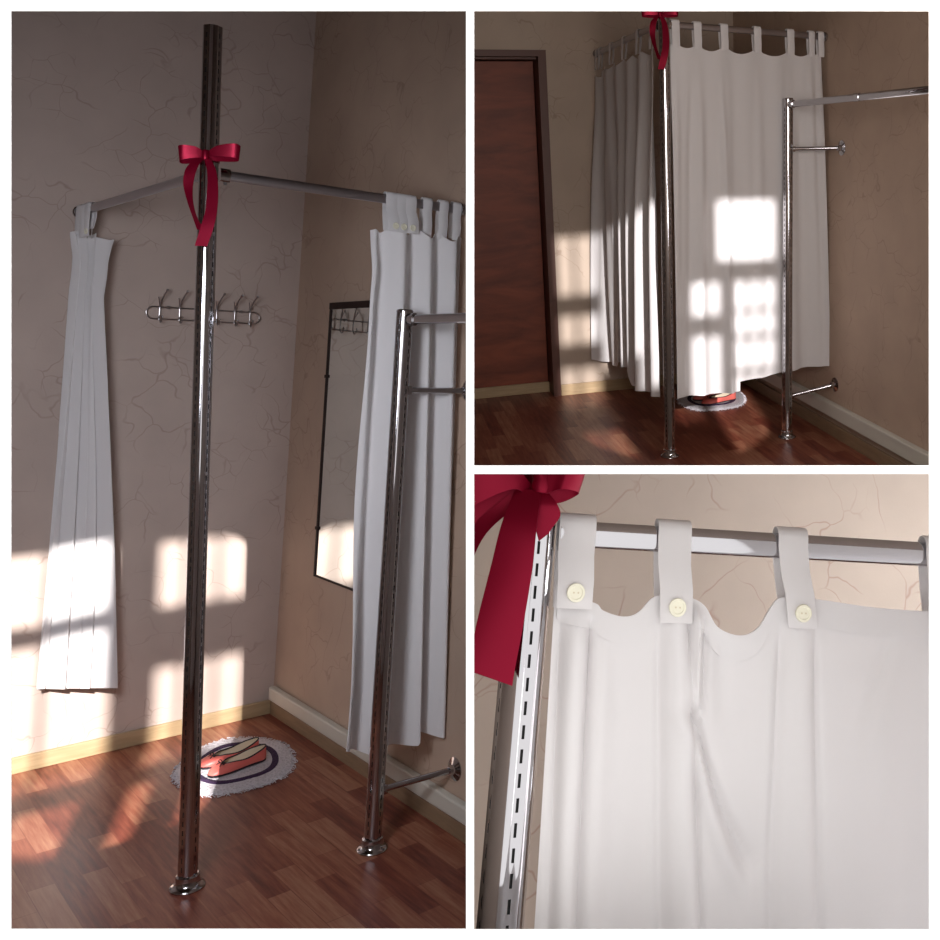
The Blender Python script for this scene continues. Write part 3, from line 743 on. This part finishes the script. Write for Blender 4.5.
# side curtain
T = Thing('tab_curtain', 'shaded white tab curtain along the left side in upper right view', 'curtain', 2, (-.86, -.6, 2.0), 'curtains')
ga, gb = V((-.882, -1.300, 2.005)), V((-.850, -.001, 2.002))
top = [(0, -.862, -.035, 1.90), (1, -.885, -1.26, 1.92)]
bot = [(0, -.928, -.04, .215), (.10, -.87, -.10, .20), (.20, -.865, -.28, .215), (.23, -.86, -.36, .26), (.60, -.87, -.70, .28), (.62, -.875, -.72, .205), (.8, -.895, -.95, .235), (1, -.875, -1.20, .262)]
def fold(s, v):
    g = .030 * math.sin(s * 2 * math.pi * 5.2 + .4 + .7 * v) * (.35 + .65 * sstep(v, 0, .4)) + .012 * math.sin(s * 71 + 3 * v) * sstep(v, .1, .6)
    return g - .02 * gauss(s - .45 + .25 * v, 0, .05) * sstep(v, .05, .4)
curtain_cloth(T, top, bot, fold, V((-1, 0, 0)), 220, 80, ztop=lambda s: 1.915 - .025 * abs(math.sin(s * math.pi * 6)) - (.03 * (1 - s) if s < .1 else 0))
for t in (.03, .09, .30, .52, .74, .93):
    p = gb.lerp(ga, t); tab_strap(T, p, ga - gb, (-1, 0, 0), .040, 0, .095, .09, .030, False, 0, skirt=.004)
rug(2, (-.330, -.432), .262, .195, math.atan2(.53, .225), 'round crocheted rug peeking below the curtain in upper right view')
ballet_flat(2, (-.455, -.46), (-.225, -.42), .0135, 'coral ballet flat farther back under curtain in upper right view', 1)
ballet_flat(2, (-.440, -.57), (-.215, -.52), .0135, 'coral ballet flat at the rug front edge in upper right view', -1)

# ================================================================== LOWER RIGHT CLOSE VIEW (3)
shell(3, -1.1, -1.6, 3.2, 1.0, 0, WALL3, 'close-up view', wallR=True)
A0, A1 = V((-.777, -1.15, 0)), V((-.777, -1.15, 2.40))
T = Thing('slotted_post', 'chrome slotted post beside the close-up curtain', 'post', 3, A0, 'tall slotted posts with a bow')
post_parts(T, A0, A1, .0255, 1.70)
fa3, fb3 = V((-.742, -1.15, 2.0)), V((.999, -1.15, 2.0))
rail_thing(3, fa3, fb3, 'shiny chrome rail threaded through curtain tabs in close-up', 'curtain rails', CHROME, True, .031)
T = Thing('tab_curtain', 'white curtain with buttoned tabs in the close-up', 'curtain', 3, (-.4, -1.15, 2.0), 'curtains')
edge = [(-.748, 1.946), (-.739, 1.930), (-.700, 1.922), (-.690, 1.914), (-.666, 1.908), (-.648, 1.913), (-.632, 1.930), (-.618, 1.934), (-.590, 1.934), (-.566, 1.924), (-.548, 1.900), (-.520, 1.891), (-.497, 1.900), (-.480, 1.926), (-.466, 1.937), (-.420, 1.937), (-.340, 1.930), (-.256, 1.928), (-.22, 1.93), (-.1, 1.90), (0, 1.93), (.12, 1.93)]
E3 = [(p.x, p.y) for p in catmull([(a, b, 0) for a, b in edge], 6)]
def z3(x):
    if x <= E3[0][0]: return E3[0][1]
    for (a, za), (b, zb) in zip(E3, E3[1:]):
        if a <= x <= b: return za + (zb - za) * (x - a) / max(1e-6, b - a)
    return E3[-1][1]
FT = [(-.722, .012, .010, .004, 0, .12), (-.703, .004, -.009, .002, .02, .10), (-.740, .004, -.006, .010, .02, .2), (-.685, .010, .005, .0, .0, .2), (-.655, .030, -.006, .0, 0, .2),
      (-.603, .013, .010, .030, 0, .08), (-.586, .004, -.007, .034, .02, .10), (-.622, .005, -.005, .020, .04, .2), (-.574, .007, .011, -.004, .0, .06, .24, .36), (-.563, .006, -.006, .0, .03, .1, .22, .32),
      (-.640, .008, -.010, .215, .27, .34, .62, .74), (-.660, .010, .007, .215, .30, .38, .60, .75), (-.520, .03, -.004, .03, 0, .1, .5, .9), (-.540, .012, -.004, .0, .0, .05, .15, .3),
      (-.443, .016, .008, .004, 0, .10), (-.465, .005, -.006, -.008, .03, .2), (-.422, .005, -.006, .010, .03, .2), (-.33, .035, .005, 0, .1, .5), (-.30, .010, -.003, -.15, .06, .14, .3, .5), (-.25, .02, .006, 0, 0, .2)]
XA, XB = -.748, .12; yo = -.012
def y3(s, v):
    x = XA + (XB - XA) * s; r = .0010 * math.sin(x * 90 + 4 * v) * sstep(v, .02, .2)
    vv_ = v * 4                     # the photo shows the top quarter only
    for c, w, a, dc, va, vb, *o in FT: r += (1 - sstep(vv_, *o) if o else 1) * a * 1.25 * gauss(x, c + dc * min(vv_, 1.6), w * (1 + .7 * min(vv_, 1.5))) * sstep(vv_, va - .001, vb)
    r += .012 * gauss(x, -.495 + .0 * v, .035) * gauss(vv_, .62, .12) * -.35
    return r
def pos3(x, z, off=0):
    s = (x - XA) / (XB - XA); zt = z3(x); v = (zt - z) / (zt - .30)
    return V((x, -1.15 + yo - y3(s, v) - off, z))
def fn3(s, v):
    x = XA + (XB - XA) * s; zt = z3(x); w = v ** 1.5
    return V((x + .028 * w * (1 - s) * 1.0, -1.15 + yo - y3(s, w), zt + (.30 - zt) * w))
bm = bmesh.new(); surf(bm, fn3, 420, 150); T.part('cloth_panel', bm, CLOTH, solid=.0012)
bm = bmesh.new()                    # stitched top hem, a second layer
def hem(s, v):
    x = XA + .004 + (XB - XA - .004) * s; zt = z3(x) + .0006; h = .034 if x > -.42 else .030
    q = pos3(x, zt - v * h, .0028); q.x += .028 * ((zt - q.z) / 1.6) ** 1 * 0; return q
surf(bm, hem, 420, 8); T.part('hem_band', bm, CLOTH, solid=.0012)
for x, w, hf, ln in ((-.726, .044, .084, 0), (-.606, .042, .096, -.003), (-.451, .040, .097, -.009), (-.244, .040, .092, -.002), (-.12, .04, .095, 0), (.02, .04, .095, 0)):
    tab_strap(T, (x, -1.15, 2.0), (1, 0, 0), (0, -1, 0), w, 0, hf, .085, .031, True, ln, skirt=.014)
# big bow
def b3(x, z): return x - (-.777), z - 2.058
lp = lambda x, z, t, d, w: ((x + .777, t, z - 2.058), d, w)
loops3 = [[lp(-.790, 2.045, .034, (0, .1, 1), .016), lp(-.765, 2.062, .050, (.1, .2, 1), .034), lp(-.748, 2.068, .060, (.3, .2, 1), .040), lp(-.730, 2.064, .045, (.2, .3, 1), .038), lp(-.750, 2.052, .030, (0, .1, 1), .034), lp(-.768, 2.046, .028, (0, 0, 1), .026), lp(-.788, 2.044, .034, (0, .1, 1), .014)],
          [lp(-.788, 2.045, .034, (0, .1, 1), .016), lp(-.812, 2.058, .050, (-.2, .2, 1), .026), lp(-.850, 2.044, .060, (-.3, .4, 1), .034), lp(-.885, 2.022, .048, (-.4, .3, 1), .040), lp(-.860, 2.018, .030, (-.3, 0, 1), .034), lp(-.815, 2.038, .028, (0, 0, 1), .022), lp(-.788, 2.043, .034, (0, .1, 1), .014)]]
tails3 = [[lp(-.792, 2.046, .040, (1, .1, .1), .030), lp(-.801, 2.008, .058, (1, .3, .12), .040), lp(-.806, 1.960, .064, (1, .35, .10), .047), lp(-.812, 1.905, .060, (1, .2, -.02), .050), lp(-.816, 1.862, .055, (1, .05, -.16), .050), lp(-.816, 1.842, .054, (1, .0, -.30), .048)],
          [lp(-.784, 2.046, .038, (1, .1, 0), .026), lp(-.774, 2.030, .045, (1, .2, .1), .032), lp(-.768, 2.012, .044, (1, .2, .4), .030), lp(-.770, 1.994, .040, (1, .3, .9), .014)],
          [lp(-.800, 2.040, .034, (1, .1, 0), .026), lp(-.85, 1.99, .030, (1, .3, .3), .034), lp(-.872, 1.93, .028, (.7, .5, .1), .036)]]
bow(3, (-.777, -1.15, 2.058), (1, 0, 0), (0, -1, 0), 'large crimson ribbon bow on the post in close-up', 1.0, loops3, tails3)

# ================================================================== trim everything at the partitions
bpy.context.view_layer.update()
planes = {1: [(V((1, 0, -(468 - PX) / F)), 1)], 2: [(V((-1, 0, (472 - PX) / F)), 1), (V((0, 1, -(468 - PY) / F)), 1)],
          3: [(V((-1, 0, (472 - PX) / F)), 1), (V((0, -1, (472 - PY) / F)), 1)]}
# keep n.p < 0 for: room1 x-kz<0 ; room2 -(x-kz)<0 , y-kz<0 ; room3 -(x-kz)<0 , -(y-kz)<0
planes[1] = [V((1, 0, -(468 - PX) / F))]
planes[2] = [V((-1, 0, (472 - PX) / F)), V((0, 1, -(468 - PY) / F))]
planes[3] = [V((-1, 0, (472 - PX) / F)), V((0, -1, (472 - PY) / F))]
W2C = CAM_W.inverted(); dead = []
for o, r in CLIP:
    if r == 0: continue
    M = W2C @ o.matrix_world; me = o.data; Mi = M.inverted(); hit = []
    for n in planes[r] + [V((0, 0, -1))]:
        off = -(FZ + .002) if n.z == -1 and n.x == 0 and n.y == 0 else 0
        ds = [n.dot(M @ v.co) - off for v in me.vertices]
        if max(ds) > 1e-5: hit.append((n, off, min(ds) >= 0))
    if not hit: continue
    if any(h[2] for h in hit): dead.append(o); continue
    bm = bmesh.new(); bm.from_mesh(me)
    for n, off, _ in hit:
        co = Mi @ (n * (off / n.length_squared)); no = (M.to_3x3().transposed() @ n).normalized()
        bmesh.ops.bisect_plane(bm, geom=list(bm.verts) + list(bm.edges) + list(bm.faces), plane_co=co, plane_no=no, clear_outer=True)
    if not bm.faces: dead.append(o)
    bm.to_mesh(me); bm.free()
for o in dead:
    for c in list(o.children): 
        if c not in dead: bpy.data.objects.remove(c)
for o in dead:
    try: bpy.data.objects.remove(o)
    except ReferenceError: pass

# ================================================================== light
def spot(name, lamp, aim, radius_at_wall, power, col, size, room_label):
    l = bpy.data.lights.new(name, 'SPOT'); l.energy = power; l.color = col; l.shadow_soft_size = size; l.spot_blend = .05
    d = (aim - lamp); l.spot_size = 2 * math.atan(radius_at_wall / d.length)
    o = bpy.data.objects.new(name, l); COL.objects.link(o)
    M = Matrix.Translation(lamp) @ d.to_track_quat('-Z', 'Y').to_matrix().to_4x4()
    o.matrix_world = CAM_W @ M
def area(name, M, p, aim, sx, sy, power, col, spread=180):
    l = bpy.data.lights.new(name, 'AREA'); l.shape = 'RECTANGLE'; l.size = sx; l.size_y = sy; l.energy = power; l.color = col; l.spread = math.radians(spread)
    o = bpy.data.objects.new(name, l); COL.objects.link(o); p, aim = V(p), V(aim)
    o.matrix_world = M @ (Matrix.Translation(p) @ (aim - p).to_track_quat('-Z', 'Y').to_matrix().to_4x4())
def at_front(lamp, room, p):
    q = R2C[room] @ V(p); k = (FZ - lamp.z) / (q.z - lamp.z); return lamp + (q - lamp) * k
spot('sun_through_window', L1, V((-.99, -.12, FZ)), .295, 4600, (1, .955, .92), .026, 1)
spot('sun_through_window', L2, at_front(L2, 2, (-.76, -1.25, .70)), .28, 3400, (1, .96, .95), .022, 2)
area('fill_lamp', CAM_W, (-1.15, -.1, 1.02), (-2.0, 1.1, 3.6), .55, .8, 19, (.87, .91, 1), 130)  # fill added just inside the sun window, stands in for sky light
area('fill_lamp', CAM_W, (.70, -.25, 1.02), (-1.1, .1, 5.0), .6, .75, 24, (1, .94, .90))
area('fill_lamp', CAM_W, (.10, -.66, 1.02), (-.4, .1, 5.2), .55, .5, 12, (1, .94, .90))  # fill added above the opening, no window there
area('fill_lamp', ROOM[3], (.85, -.92, 1.9), (-.7, .0, 2.15), .6, 1.2, 27, (.95, .97, 1))  # fill added to brighten the close-up wall, no window there

area('fill_lamp', CAM_W, (.95, .78, 1.0), (.15, .42, 1.25), .5, .7, 2.6, (1, .96, .98))  # fill added in front of the close-up curtain, no window there
w = bpy.data.worlds.new('World'); sc.world = w; w.use_nodes = True
w.node_tree.nodes['Background'].inputs[0].default_value = (1, .985, .975, 1); w.node_tree.nodes['Background'].inputs[1].default_value = 1.4

# ================================================================== camera
cam = bpy.data.cameras.new('camera'); co = bpy.data.objects.new('camera', cam); COL.objects.link(co)
cam.sensor_width = 36; cam.lens = 36 * F / 940; cam.shift_x = (470 - PX) / 940; cam.shift_y = (PY - 470) / 940; cam.clip_start = .01
co.matrix_world = CAM_W @ Matrix.Diagonal((1, -1, -1, 1))
sc.camera = co
vs = sc.view_settings; vs.view_transform = 'Standard'; vs.look = 'None'; vs.exposure = 0; vs.gamma = 1; vs.use_curve_mapping = False
